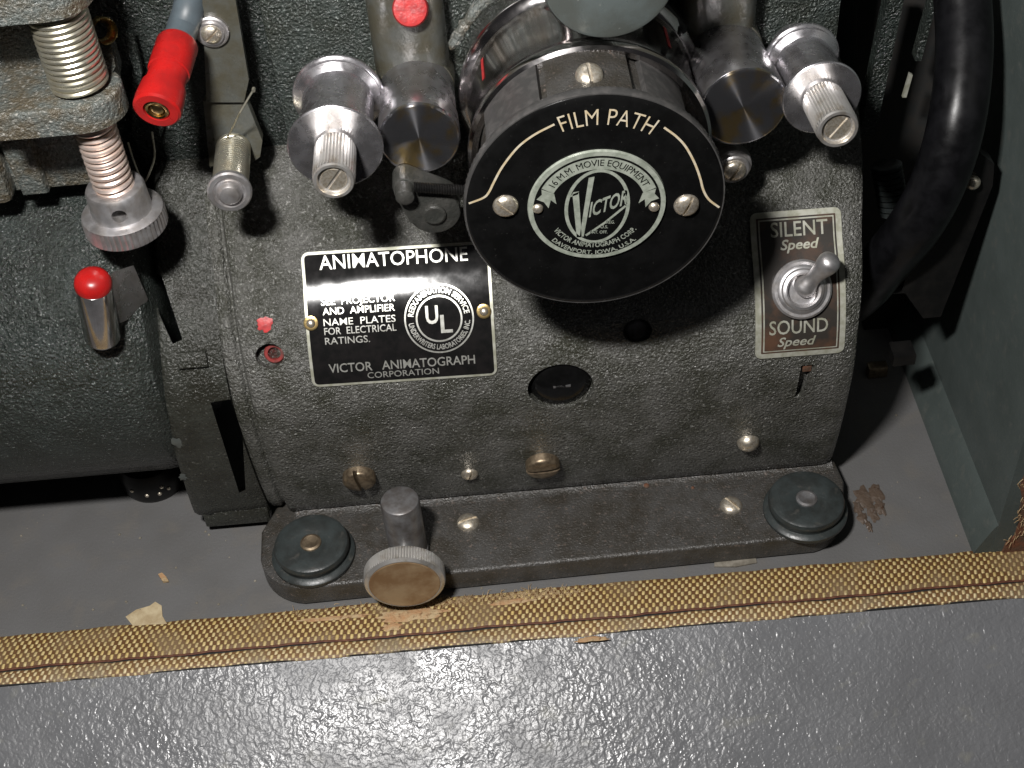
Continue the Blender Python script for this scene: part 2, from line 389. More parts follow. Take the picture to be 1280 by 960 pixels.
# front edge: lip core, flap and the two woven bands
b = B(); b.box(-40, 40, -11.05, -9.3, -1.4, -.02); b.done('edge_lip', 'dark', case)
def wob(u, k): return .018 * math.sin(u * .9 + k) + .014 * math.sin(u * 2.3 + 2 * k) + .014 * math.sin(u * 5.1 + k)
us = [-40 + .5 * i for i in range(161)]
def band(y0, y1, zc, k, dome):
    def fn(u, v):
        a = y0 + wob(u, k); c = y1 + wob(u, k + 2.1); y = a + (c - a) * v
        return (u, y, zc + dome * math.sqrt(max(0, 1 - (2 * v - 1) ** 2)))
    return fn
def tape(name, y0, y1, zc, k, dome, label=None, m='tweed'):
    b = B(); fn = band(y0, y1, zc, k, dome); vs = [j / 10 for j in range(11)]
    b.uv = b.bm.loops.layers.uv.new('UVMap')
    G = [[b.v(fn(u, v)) for v in vs] for u in us]
    for i in range(len(us) - 1):
        for j in range(10):
            f_ = b.f([G[i][j], G[i + 1][j], G[i + 1][j + 1], G[i][j + 1]])
            for lp, (p, q) in zip(f_.loops, ((i, j), (i + 1, j), (i + 1, j + 1), (i, j + 1))): lp[b.uv].uv = (us[p], vs[q] * abs(y1 - y0) * 1.06)
    o = b.done(name, m, case)
    if label: o['label'] = label
    return o
t1 = tape('woven_tape', -9.22, -10.50, .02, 0.3, .08, 'wide woven tweed tape along the inner edge')
t2 = tape('woven_tape', -10.52, -11.05, -.04, 1.7, .08, 'narrow faded woven tape beside the front flap', 'tweed_pale')
b = B()
SL = math.radians(27)
b.sheet(lambda u, v: (u, -10.97 - v * math.cos(SL), -.03 - v * math.sin(SL) + .02 * math.sin(u * .4)), us[::4], [0, .15, 1, 3, 6, 12])
b.done('front_flap', 'flap', case)
b = B(); b.tube([(u, -10.50 + wob(u, 2.4), .03) for u in us], .035, 6); o = b.done('edge_thread', 'selvedge', t1)
# worn places on the wide tape
def patch(b, fn, cx, cy, rx, ry, n=26, seed=0, zz=0.02):
    rnd = random.Random(seed); c = b.v(fn(cx, cy, zz * 1.6)); ring = []
    for k in range(n):
        t = 2 * PI * k / n; q = rnd.uniform(.65, 1.15)
        ring.append(b.v(fn(cx + rx * q * math.cos(t), cy + ry * q * math.sin(t), zz * .3)))
    mid = [b.v(((p.co + c.co) / 2) + Vector((0, 0, zz))) for p in ring]
    for k in range(n):
        b.f([ring[k], ring[(k + 1) % n], mid[(k + 1) % n], mid[k]]); b.f([mid[k], mid[(k + 1) % n], c])
def tape_z(x, y):
    v = min(1, max(0, (y + 9.22) / -1.28)); return .02 + .08 * math.sqrt(max(0, 1 - (2 * v - 1) ** 2))
for i, (px, py, rx, ry) in enumerate(((515, 768, 1.15, .24), (490, 783, .34, .16), (640, 752, .7, .12), (420, 772, 1.3, .09), (740, 797, .6, .10))):
    b = B(); p = hit(px, py, 2, .12); patch(b, lambda x, y, z: (x, y, (tape_z(x, y) if y > -10.5 else .03) + .012 + z), p.x, p.y, rx, ry, seed=i)
    wp = b.done('worn_patch', 'wood', t1 if i < 4 else t2); wp['label'] = 'bare orange wood showing through worn tape'
b = B(); rnd = random.Random(3)
for i in range(520):
    px = rnd.choice((rnd.gauss(520, 34), rnd.gauss(600, 50), rnd.gauss(680, 30), rnd.uniform(340, 745))); py = 756 - (px - 515) * .078 + rnd.gauss(0, 3.2)
    p = hit(px, py, 2, .1); p.z = tape_z(p.x, p.y) - .01; L_ = rnd.uniform(.06, .26); a = rnd.gauss(1.4, .9)
    d = Vector((math.cos(a), math.sin(a) * .6, rnd.uniform(.0, .35))).normalized()
    q = p + d * L_ * .5 + Vector((rnd.uniform(-.05, .05), rnd.uniform(-.03, .03), .015)); e = p + d * L_ + Vector((rnd.uniform(-.10, .10), rnd.uniform(-.08, .08), -.04))
    b.tube([p, q, e], [.012, .010, .005], 4)
fb = b.done('frayed_fibre', 'fibre', t1); fb['kind'] = 'stuff'
# frayed corner binding at the right front corner of the wall
b = B(); EX = [(1250, 692), (1256, 678), (1267, 668), (1273, 652), (1272, 640), (1277, 622), (1274, 606), (1281, 590), (1330, 560), (1330, 700)]
b.prism([hit(px, py, 1, -9.32) for px, py in EX], (0, -.10, 0)); cb = b.done('corner_binding', 'rust', case, 20); cb['label'] = 'rust coloured torn binding at the wall corner'
b = B()
for i in range(55):
    k = rnd.randrange(1, 7); t = rnd.random(); px = EX[k][0] + (EX[k + 1][0] - EX[k][0]) * t; py = EX[k][1] + (EX[k + 1][1] - EX[k][1]) * t
    p = hit(px + rnd.uniform(-1, 12), py, 1, -9.42); a = rnd.uniform(0, 6.28)
    d = Vector((math.cos(a) * .8 - .3, -.3 + .3 * math.sin(a), math.sin(a) * .8)) * rnd.uniform(.08, .2)
    b.tube([p, p + d * .6 + Vector((0, 0, .03)), p + d], [.013, .011, .006], 4)
fb = b.done('frayed_fibre', 'fibre', cb); fb['kind'] = 'stuff'

# ================================================================== the projector
proj = empty('film_projector', (1.2, -5.5, 0))
tag(proj, 'dark grey film projector with chrome rollers, black round cover and nameplates, standing in the case', 'projector')

# ---- motor housing: one profile (y, z) swept along x
prof = [(-5.75, .86), (-5.98, 1.05), (-6.15, 1.5), (-6.40, 2.6), (-6.60, 3.8), (-6.73, 4.9), (-6.80, 5.6)]
PC, PR = (-2.22, 6.14), 4.60
for k in range(0, 19): t = math.radians(-1 + k * 2.95); prof.append((PC[0] - PR * math.cos(t), PC[1] + PR * math.sin(t)))
prof += [(-4.1, 10.95), (-3.3, 11.65), (-2.4, 12.4), (-1.2, 12.7)]
prof = [Vector((a, c)) for a, c in prof]
ps = [0.0]
for a, c in zip(prof, prof[1:]): ps.append(ps[-1] + (c - a).length)
def prof_at(s):
    s = max(0, min(ps[-1] - 1e-6, s))
    i = max(j for j in range(len(ps) - 1) if ps[j] <= s); t = (s - ps[i]) / (ps[i + 1] - ps[i])
    def tan(j): return (prof[min(len(prof) - 1, j + 1)] - prof[max(0, j - 1)]).normalized()
    p = prof[i].lerp(prof[i + 1], t); d = tan(i).lerp(tan(i + 1), t).normalized()
    return p, Vector((-d.y, d.x))
def surf(x, s, h=0.0):
    p, n = prof_at(s); return Vector((x, p.x + n.x * h, p.y + n.y * h))
def snorm(s): n = prof_at(s)[1]; return Vector((0, n.x, n.y))
def on_body(px, py):
    """(x, s) where the pixel's line of sight meets the housing"""
    d = ray(px, py); best = None
    for i in range(len(prof) - 1):
        A, C = prof[i], prof[i + 1]
        # CAM.y + t d.y = A.x + q (C.x-A.x) ; CAM.z + t d.z = A.y + q (C.y-A.y)
        e = C - A; det = -d.y * e.y + d.z * e.x
        if abs(det) < 1e-9: continue
        ry, rz = A.x - CAM.y, A.y - CAM.z
        t = (-ry * e.y + rz * e.x) / det; q = (d.y * rz - d.z * ry) / det
        if -1e-6 <= q <= 1 + 1e-6 and (best is None or t < best[0]): best = (t, CAM.x + t * d.x, ps[i] + q * e.length)
    return best[1], best[2]
stations = [(-8.28, -1.2), (-8.27, -.45), (-8.22, -.30), (-8.10, -.22), (-7.86, -.20), (-7.80, -.24), (-7.76, -.30), (-7.70, -.30), (-7.66, -.2), (-7.60, -.06), (-7.50, .0), (-7.3, .02),
            (-7.1, .0), (-6.9, .0), (0, 0), (9.7, 0), (9.95, -.03), (10.12, -.12), (10.2, -.3), (10.2, -1.2)]
b = B(); rings = []
for x, h in stations:
    def flare(p):
        q = max(0, min(1.3, (p.z - 7.4) / 3.3)); return p + Vector(((.34 if x > 9 else (-.16 if x < -7 else 0)) * q, 0, 0))
    loop = [flare(surf(x, s, h)) for s in ps] + [flare(Vector((x, 1.0, 12.6 + h))), Vector((x, 1.0, .9))]
    rings.append([b.v(p) for p in loop])
n = len(rings[0])
for A, C in zip(rings, rings[1:]):
    for k in range(n): b.f([A[k], A[(k + 1) % n], C[(k + 1) % n], C[k]])
b.f(rings[0][::-1]); b.f(rings[-1])
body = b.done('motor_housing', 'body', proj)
def body_hole(px, py, rx, rs, depth):
    x, s = on_body(px, py); b = B(); n_ = snorm(s); c = surf(x, s)
    t = Vector((0, -n_.z, n_.y)) * 1.0
    tv = n_.cross(Vector((1, 0, 0)))
    b.prism([c - n_ * depth + Vector((1, 0, 0)) * rx * math.cos(a) + tv * rs * math.sin(a) for a in [2 * PI * k / 40 for k in range(40)]], n_ * (depth + 1))
    return b, c, n_
h1, c1, n1 = body_hole(701, 485, .98, .84, .45)
h2, c2_, n2 = body_hole(797, 414, .42, .36, .25)
h3, c3_, n3 = body_hole(337, 445, .41, .36, .35)
x, s = on_body(1003, 478); h4 = B(); n4 = snorm(s); tv = n4.cross(Vector((1, 0, 0)))
c4 = surf(x, s); h4.prism([c4 - n4 * .3 + Vector((a, 0, 0)) + tv * q for a, q in ((-.16, -.68), (.03, -.68), (.30, .7), (-.10, .7))], n4 * 2)
boolean(body, [h1, h2, h3, h4])
# deep-set plug screw
b = B(); b.lathe([(.95, -.3), (.95, -.02), (.88, .12), (.72, .22), (.5, .28), (.15, .30)], c1 - n1 * .36, n1, 40)
plug = b.done('recessed_plug', 'black', body); c = B(); c.box(c1.x - .26, c1.x + .30, -20, 0, 0, 0.01)
b = B(); b.box(c1.x - .26, c1.x + .26, -.05, .05, 0, .03, .012); sl = b.done('slot', 'blued', plug); sl.location = c1 - n1 * .075 - WL[plug] + Vector((.04, 0, 0)); sl.rotation_euler = (math.atan2(-n1.y, n1.z), 0, 0); WL[sl] = c1
b = B(); b.lathe([(.36, -.3), (.36, -.12), (.25, -.02), (.1, .0)], c2_ - n2 * .1, n2, 28); b.done('plug_button', 'blued', body)
b = B(); b.lathe([(.30, -.05), (.30, .03), (.27, .07), (.19, .07), (.17, -.2)], c3_ - n3 * .3 + Vector((.1, 0, 0)), n3, 28, cap=(True, False)); b.done('red_bushing', 'redworn', body)
x, s = on_body(331, 405); b = B(); rnd = random.Random(11); P0 = b.v(surf(x, s, .03)); RG = []
for k in range(22):
    t = 2 * PI * k / 22; q = rnd.uniform(.75, 1.15); RG.append(b.v(surf(x + .25 * q * math.cos(t), s + .22 * q * math.sin(t), .006)))
for k in range(22): b.f([P0, RG[k], RG[(k + 1) % 22]])
b.done('paint_dab', 'redpaint', body)
b = B(); b.box(c4.x - .02, c4.x + .24, c4.y + .05, c4.y + .25, c4.z + .38, c4.z + .66, .02); o = b.done('switch_tongue', 'rust', body)

for px, py, r, sp, k, m in ((449, 594, .52, 1.7, 'pan', 'brown_screw'), (678, 578, .54, .06, 'pan', 'brown_screw'), (587, 592, .27, 1.2, 'dome', 'silver_screw'), (935, 552, .35, .4, 'rivet', 'silver_screw')):
    x, s = on_body(px, py); screw(k, surf(x, s, 0), snorm(s), r, sp, body, m)

# ---- base plate
Z0, Z1 = .10, .88
outl = []
for px, py in ((441, 612), (1042, 580)): pass
CL = hit(389, 684, 2, Z1); CR = hit(1008, 628, 2, Z1)
pts = [Vector((-7.45, -5.0)), Vector((-8.05, -5.6)), Vector((-8.5, -6.6))]
rl = 1.62
for k in range(9): t = math.radians(180 + 10 + k * 9); pts.append(Vector((CL.x - .02 + rl * math.cos(t), CL.y + rl * math.sin(t))))
for k in range(9): t = math.radians(280 + k * 9); pts.append(Vector((CR.x - .25 + 1.42 * math.cos(t), CR.y + .08 + 1.5 * math.sin(t))))
pts += [Vector((10.42, -6.6)), Vector((10.25, -5.0))]
b = B(); b.prism([(p.x, p.y, Z0) for p in pts], (0, 0, Z1 - Z0), .10, 3)
base = b.done('base_plate', 'base', proj)
p = hit(725, 611, 2, Z1); h = B(); h.box(p.x - .28, p.x + .33, p.y - .10, p.y + .12, Z1 - .3, Z1 + 1)
boolean(base, [h])
b = B()
b.sheet(lambda u, v: (u, -5.78 - .42 * v + .012 * math.sin(u * 3), Z1 + .004 + .13 * (1 - v) ** 2.2), [-7.4 + .4 * i for i in range(45)], [0, .2, .4, .6, .8, 1])
b.done('weld_fillet', 'base', base)
for px, py, z in ((389, 680, 0), (1008, 625, 0)):
    c = hit(px, py, 2, 1.45)
    b = B(); b.lathe([(1.28, Z1 - .02), (1.32, Z1 + .06), (1.32, Z1 + .16), (1.25, Z1 + .22), (1.14, Z1 + .25), (1.14, Z1 + .36), (1.18, Z1 + .42), (1.19, Z1 + .52), (1.15, Z1 + .62), (1.06, Z1 + .67), (.4, Z1 + .66), (.34, Z1 + .63), (.2, Z1 + .63)], (c.x, c.y, 0), (0, 0, 1), 56)
    pad = b.done('rubber_pad', 'rubber', base)
    b = B(); b.lathe([(.34, 0), (.33, .05), (.26, .08), (.15, .05), (.08, .04)], (c.x, c.y, Z1 + .62), (0, 0, 1), 20); b.done('rivet', 'brown_screw' if px < 600 else 'blued', pad)
for px, py, r, sp, m in ((585, 653, .36, .3, 'silver_screw'), (914, 632, .36, 2.2, 'silver_screw')):
    p = hit(px, py, 2, Z1); screw('dome', (p.x, p.y, Z1 - .04), (0, 0, 1), r, sp, base, m)
for px, py, r in ((808, 607, .10), (755, 605, .14), (866, 610, .06)):
    p = hit(px, py, 2, Z1); b = B(); b.lathe([(r, 0), (r * .8, .03), (r * .3, .05)], (p.x, p.y, Z1), (0, 0, 1), 14); b.done('paint_speck', 'rust' if r < .12 else 'smooth', base)

# ---- elevating post with knurled thumb screw
b = B(); b.lathe([(.63, Z1 - .05), (.63, Z1 + .3), (.60, 1.2), (.60, 3.38), (.57, 3.46), (.50, 3.5), (.1, 3.5)], (-3.70, -8.02, 0), (0, 0, 1), 44)
post = b.done('elevation_post', 'blued', proj)
b = B(); b.lathe([(.28, 0), (.28, 1.25), (1.10, 1.27), (1.21, 1.34), (1.24, 1.38), (1.24, 1.74), (1.21, 1.79), (1.11, 1.86), (.9, 1.80), (.4, 1.74), (.1, 1.74)], (-3.76, -8.02, 1.74), (0, -1, 0), 180, {4: .045, 5: .045})
ts = b.done('thumb_screw', 'knurl', post)
b = B(); b.lathe([(1.08, 0), (1.06, .012), (.6, -.03), (.1, -.05)], (-3.76, -9.88, 1.74), (0, -1, 0), 56); b.done('worn_face', 'wornbrass', ts)

# ---- nameplate on the housing
def plate_frame(tl, tr, bl, br):
    """centre, half sizes and axes in the unrolled (x, s) plane of the housing"""
    q = [Vector(on_body(*p)) for p in (tl, tr, bl, br)]
    c = (q[0] + q[1] + q[2] + q[3]) / 4; U = ((q[1] - q[0]) + (q[3] - q[2])) / 2; Wv = ((q[0] - q[2]) + (q[1] - q[3])) / 2
    hw, hh = U.length / 2, Wv.length / 2; U.normalize(); Vv = Vector((-U.y, U.x))
    return c, hw, hh, U, Vv
def plate_fn(fr, h):
    c, hw, hh, U, Vv = fr
    def fn(u, v):
        p = c + U * u + Vv * v; return surf(p.x, p.y, h)
    return fn
def plate(name, fr, r, h, m, parent, inset=0.0, n=14):
    """rounded-corner plate bent to the housing; built from horizontal slices"""
    c, hw, hh, U, Vv = fr; hw -= inset; hh -= inset; r = max(.02, r - inset)
    b = B(); top = plate_fn(fr, h); bot = plate_fn(fr, .0)
    vs = [-hh + r * (1 - math.cos(math.radians(a))) for a in (0, 22, 45, 67, 90)] + [-hh + r + (2 * hh - 2 * r) * k / n for k in range(1, n)] + [hh - r * (1 - math.cos(math.radians(a))) for a in (90, 67, 45, 22, 0)]
    def half(v):
        e = abs(v) - (hh - r); return hw if e <= 0 else hw - r + math.sqrt(max(0, r * r - e * e))
    rows = [[b.v(top(-half(v) + 2 * half(v) * k / 6, v)) for k in range(7)] for v in vs]
    edge = [[b.v(bot(sg * half(v), v)) for v in vs] for sg in (-1, 1)]
    for i in range(len(vs) - 1):
        for k in range(6): b.f([rows[i][k], rows[i][k + 1], rows[i + 1][k + 1], rows[i + 1][k]])
        b.f([edge[0][i], rows[i][0], rows[i + 1][0], edge[0][i + 1]]); b.f([rows[i][6], edge[1][i], edge[1][i + 1], rows[i + 1][6]])
    for i in (0, -1): b.f([edge[0][i]] + rows[i] + [edge[1][i]])
    return b.done(name, m, parent, 50)
fr = plate_frame((374, 315), (612, 302), (393, 484), (621, 467))
npl = plate('nameplate', fr, .22, .045, 'plate_edge', proj)
npl['label'] = 'bent black plate with pale border and lettering'
plate('black_field', fr, .20, .060, 'nameplate', npl, .085)
NF = plate_fn(fr, .070); HW, HH = fr[1], fr[2]
def npx(px, py):
    p = Vector(on_body(px, py)) - fr[0]; return p.dot(fr[3]), p.dot(fr[4])
b = B()
def tl(s, pl, pr, size, **kw):
    a = npx(*pl); c = npx(*pr); b = B(); line_text(b, s, NF, (a[0] + c[0]) / 2, (a[1] + c[1]) / 2, size, c[0] - a[0], **kw); b.done('lettering', 'cream', npl)
tl('ANIMATOPHONE', (400, 338), (585, 325), .40, bold=.004, sx=1)
tl('SEE  PROJECTOR', (402, 383), (494, 375), .20, bold=.004)
tl('AND  AMPLIFIER', (404, 394), (494, 388), .20, bold=.004)
tl('NAME  PLATES', (405, 407), (495, 402), .20, bold=.004)
tl('FOR  ELECTRICAL', (406, 418), (496, 413), .20, bold=.004)
tl('RATINGS.', (407, 430), (463, 427), .20, bold=.004)
tl('VICTOR   ANIMATOGRAPH', (412, 466), (594, 452), .27, bold=.01)
tl('CORPORATION', (460, 472), (549, 465), .19, bold=.004)
uc = npx(549, 398); ur = (npx(593, 396)[0] - npx(506, 400)[0]) / 2
UF = lambda x, y: NF(uc[0] + x, uc[1] + y)
b = B(); ring2d(b, UF, ur, ur, .045); ring2d(b, UF, ur * .67, ur * .67, .05)
arc_text(b, 'REEXAMINATION SERVICE', UF, ur * .74, 0, ur * .16, math.radians(165), bold=.02)
arc_text(b, 'UNDERWRITERS LABORATORIES, INC.', UF, ur * .89, PI, ur * .15, math.radians(168), inward=True, bold=.02)
line_text(b, 'U', UF, -ur * .20, -ur * .12, ur * .50, ur * .36, bold=.02); line_text(b, 'L', UF, ur * .20, -ur * .40, ur * .50, ur * .34, bold=.02)
b.done('safety_mark', 'cream', npl)
for px, py in ((389, 404), (605, 389)):
    x, s = on_body(px, py); b = B(); b.lathe([(.21, .05), (.21, .085), (.19, .09), (.1, .09)], surf(x, s), snorm(s), 24); rv = b.done('rivet_washer', 'brass', npl)
    screw('rivet', surf(x, s, .075), snorm(s), .13, 0, npl, 'silver_screw', 'rivet')

# ---- switch plate + toggle
fr2 = plate_frame((940, 266), (1053, 259), (940, 449), (1052, 439))
spl = plate('switch_plate', fr2, .20, .045, 'plate_edge', proj)
spl['label'] = 'small upright plate with pale border around the toggle switch'
plate('dark_line', fr2, .16, .056, 'brownplate', spl, .17); plate('pale_line', fr2, .14, .064, 'plate_edge', spl, .22); plate('dark_field', fr2, .13, .072, 'brownplate', spl, .26)
SF = plate_fn(fr2, .084)
def spx(px, py): p = Vector(on_body(px, py)) - fr2[0]; return p.dot(fr2[3]), p.dot(fr2[4])
b = B()
def tl2(s, pl, pr, size, **kw):
    a = spx(*pl); c = spx(*pr); b = B(); line_text(b, s, SF, (a[0] + c[0]) / 2, (a[1] + c[1]) / 2, size, c[0] - a[0], **kw); b.done('lettering', 'plate_edge', spl)
tl2('SILENT', (963, 297), (1034, 292), .42, bold=.008)
tl2('Speed', (975, 313), (1024, 310), .30, shear=.28, bold=.02)
tl2('SOUND', (961, 418), (1034, 412), .42, bold=.008)
tl2('Speed', (971, 432), (1019, 428), .28, shear=.28, bold=.015)
x, s = on_body(1001, 361); tn = snorm(s); tcn = surf(x, s, .07)
b = B(); b.lathe([(.86, 0), (.86, .10), (.80, .15), (.72, .15), (.68, .20), (.62, .22), (.58, .30), (.50, .33), (.44, .28), (.42, .12), (.1, .12)], tcn, tn, 52)
tog = b.done('toggle_switch', 'alu', proj)
b = B(); p0 = tcn + tn * .08; d = (Vector((.42, 0, 0)) + tn * .70 + tn.cross(Vector((1, 0, 0))) * -.55)
tv = Vector((0, -tn.z, tn.y)); tv = tv if tv.z > 0 else -tv
d = (Vector((.50, 0, 0)) + tn * .62 + tv * .62).normalized()
b.lathe([(.30, 0), (.34, .1), (.33, .25), (.24, .42), (.22, .6), (.25, .85), (.31, 1.1), (.33, 1.25), (.30, 1.38), (.20, 1.47), (.08, 1.5)], p0, d, 32)
b.done('lever', 'alu', tog)

# ---- front panel behind the rollers
PY = -2.4
b = B()
b.box(-5.75, 9.75, PY, PY + 1.2, 11.6, 24, .15)
panel = b.done('front_panel', 'panel', proj)
b = B()
b.box(-14, -5.0, PY + .4, PY + 1.4, 6, 24)
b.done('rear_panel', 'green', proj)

# ---- rollers: flanged spool with knurled nut
def roller(back, front, end, yb, yf, ye, rf, lab):
    A = hit(*back, 1, yb); Cc = hit(*front, 1, yf); E_ = hit(*end, 1, ye); ax = (E_ - A).normalized(); Lf = (Cc - A).dot(ax); Le = (E_ - A).dot(ax)
    rb = rf * .86
    b = B(); b.lathe([(rb * .7, -.8), (rf * .96, -.02), (rf, .03), (rf, .10), (rf * .97, .14), (rf * .93, .16), (rf * .93, .24), (rb * .98, .30), (rb * .9, .36), (rb * .9, Lf - .42), (rb * .96, Lf - .36), (rf * .95, Lf - .2), (rf * .985, Lf - .13), (rf, Lf - .09), (rf, Lf - .03), (rf * .97, Lf), (rf * .5, Lf - .02), (.3, Lf - .02)], A, ax, 64)
    ro = b.done('film_roller', 'roller', proj); ro['label'] = lab
    kr = .53
    b = B(); b.lathe([(kr * .86, Lf - .1), (kr * .96, Lf + .06), (kr, Lf + .12), (kr, Le - .2), (kr * .97, Le - .06), (kr * .92, Le), (kr * .78, Le + .0), (kr * .72, Le - .12), (.1, Le - .12)], A, ax, 76, {2: .05, 3: .05})
    kn = b.done('knurled_nut', 'knurl', ro)
    screw('flat', A + ax * (Le - .13), ax, kr * .62, .9, kn, 'silver_screw')
    return A, ax
roller((423, 118), (418, 187), (417, 227), -3.8, -6.3, -7.75, 1.21, 'chrome flanged roller with knurled nut, left of the black cover')
roller((1001, 72), (1030, 122), (1048, 162), -3.8, -6.0, -7.55, 1.01, 'chrome flanged roller with knurled nut, right of the black cover')
def rod(back, mid, front, yb, ym, yf, r, lab):
    A = hit(*back, 1, yb); E_ = hit(*front, 1, yf); ax = (E_ - A).normalized(); L_ = (E_ - A).length
    b = B(); b.lathe([(r * .95, 0), (r * .95, L_ * .62), (r * .985, L_ * .66), (r, L_ - .1), (r * .985, L_ - .02)], A, ax, 72)
    ro = b.done('steel_guide', 'steel', proj); ro['label'] = lab
    b = B(); b.lathe([(r * .985, -.06), (r * .965, 0.012), (r * .93, .03), (r * .4, .03), (.02, .03)], E_, Vector((0, -1, 0)), 96, cap=(False, True))
    q = ax.to_track_quat('Z', 'Y')
    b.done('turned_face', 'turned', ro, 20)
    b = B(); b.lathe([(r * 1.0, -2.2), (r * 1.0, -1.6), (r * 1.0, -.6), (r * .97, .03), (r * .9, .06)], A, ax, 48); b.done('boss', 'boss', ro)
    return A, ax
A1, ax1 = rod((521, 112), None, (524, 173), -3.3, 0, -5.75, 1.06, 'short steel cylinder with a bright streak across its face, left of the cover')
A2, ax2 = rod((903, 72), None, (929, 134), -3.3, 0, -5.75, 1.16, 'short steel cylinder with a dark centre, right of the cover')
p = hit(513, 11, 1, -3.55); b = B(); nrm = Vector((0, -.8, .4)); b.lathe([(.46, -.3), (.46, .12), (.42, .2), (.3, .22), (.12, .2)], p, nrm, 28); o = b.done('red_plug', 'redpaint', panel); o['label'] = 'red painted round plug above the left guide'
for q_, dx in ((A1, -.05), (A2, -.1)):
    b = B(); b.box(q_.x + dx - 1.0, q_.x + dx + 1.0, -3.5, -2.2, q_.z - .2, 24, .6, 5); b.done('cast_ridge', 'boss', panel)
p = hit(473, 100, 1, -2.9); b = B(); b.lathe([(.16, -.6), (.16, .1), (.12, .2), (.05, .22)], p, (0, -1, .3), 16); b.done('pin', 'silver_screw', panel)

# ---- sound drum with black round cover
CY = -9.2
CC = hit(744, 258, 1, CY); DX, DZ = CC.x, CC.z
DB = hit(738, 193, 1, -6.6)
b = B(); ax = Vector((0, -1, 0)); o0 = Vector((DB.x, -.6, DB.z))
b.lathe([(3.1, 1.6), (3.1, 2.6), (3.1, 2.85), (3.1, 2.9), (3.12, 3.0), (3.22, 3.10), (3.26, 3.2), (3.2, 3.32), (3.03, 3.42), (2.98, 3.6), (2.98, 5.35), (3.04, 5.5), (3.10, 5.66), (3.12, 5.8), (3.10, 5.92), (3.02, 6.0), (2.86, 5.96), (2.80, 5.7), (2.6, 5.6)], o0, ax, 120, cap=(True, True))
drum = b.done('sound_drum', 'chrome', proj)
b = B(); b.lathe([(2.62, 5.3), (2.62, -CY - .3)], Vector((DX, 0, (DZ + DB.z) / 2)), ax, 96); inner = b.done('inner_ring', 'base', drum)
for a0, a1, m in ((-62, -24, 'rim'), (-20, 22, 'base'), (30, 60, 'rim')):
    b = B(); cx, cz = DX, (DZ + DB.z) / 2 + .02
    for k in range(13):
        pass
    poly = []
    for k in range(13): t = math.radians(a0 + (a1 - a0) * k / 12); poly.append((cx + 2.60 * math.sin(t), -6.3, cz + 2.60 * math.cos(t)))
    for k in range(12, -1, -1): t = math.radians(a0 + (a1 - a0) * k / 12); poly.append((cx + 2.78 * math.sin(t), -6.3, cz + 2.78 * math.cos(t)))
    b.prism(poly, (0, -2.5, 0)); b.done('ring_segment', m, drum)
t = math.radians(1.5); screw('dome', (DX + 2.78 * math.sin(t), -7.65, (DZ + DB.z) / 2 + 2.8 * math.cos(t)), (math.sin(t), -.45, math.cos(t)), .33, 1.65, drum, 'silver_screw')
# red marks on the chrome
for px, py, a in ((615, 85, -58), (872, 75, 47)):
    b = B(); t0 = math.radians(a)
    b.sheet(lambda u, v: (o0.x + 2.992 * math.sin(t0 + u), v, o0.z + 2.992 * math.cos(t0 + u)), [-.02, -.007, .007, .02], [-4.25, -4.7, -5.2]); o = b.done('red_mark', 'redpaint', drum)
# rough cast lip round the top left of the drum
b = B(); pl = []; rnd = random.Random(5)
for k in range(26):
    t = math.radians(-66 + k * 2.1); pl.append((o0.x + (3.62 + rnd.uniform(-.03, .03)) * math.sin(t), -3.5 + rnd.uniform(-.04, .04), o0.z + (3.62 + rnd.uniform(-.03, .03)) * math.cos(t)))
b.tube(pl, [.05] + [.15 + rnd.uniform(-.03, .03) for _ in range(24)] + [.05], 8); b.done('cast_lip', M['cast'], panel)

TH = math.radians(5.5)
U_ = Vector((math.cos(TH), 0, -math.sin(TH))); V_ = Vector((math.sin(TH), 0, math.cos(TH)))
def cap_fn(h): return lambda u, v: Vector((DX, CY - h, DZ)) + U_ * u + V_ * v
def cpx(px, py, h=0): p = hit(px, py, 1, CY - h) - Vector((DX, CY - h, DZ)); return (p.dot(U_), p.dot(V_))
CRAD = 3.12
b = B(); b.lathe([(CRAD - .3, -.34), (CRAD - .05, -.33), (CRAD, -.28), (CRAD, -.12), (CRAD - .03, -.06), (CRAD - .10, -.02), (CRAD - .16, -.01), (2.0, 0), (.05, 0)], (DX, CY, DZ), ax, 180, {})
cap = b.done('drum_cover', 'black', proj); b = B(); b.lathe([(CRAD - .3, -.36), (CRAD - .02, -.35), (CRAD + .02, -.30), (CRAD + .02, -.10), (CRAD - .01, -.05), (CRAD - .04, -.05)], (DX, CY, DZ), ax, 260, {2: .02, 3: .02}, cap=(False, False)); b.done('cover_rim', 'rim', cap); cap['label'] = 'round black cover reading FILM PATH'
b = B(); CF = cap_fn(.012)
arc_text(b, 'FILM PATH', CF, 2.32, math.radians(2.5), .44, math.radians(51), bold=-.006, space=1.05)
b.done('lettering', 'gold', cap)
b = B()
for L_ in ([(693, 155), (668, 168), (647, 184), (628, 208), (617, 228), (611, 240), (604, 247), (586, 254)], [(830, 159), (845, 170), (857, 183), (868, 203), (875, 222), (879, 237), (886, 249), (899, 259)]):
    b = B(); strip2d(b, CF, smooth_pts([Vector(cpx(*p)) for p in L_], 5), .055); b.done('path_line', 'gold', cap)
for px, py, sp in ((632, 257, -.8), (858, 256, 1.1)):
    q = cpx(px, py); screw('dome', cap_fn(-.02)(*q), (0, -1, 0), .31, sp, cap, 'silver_screw')

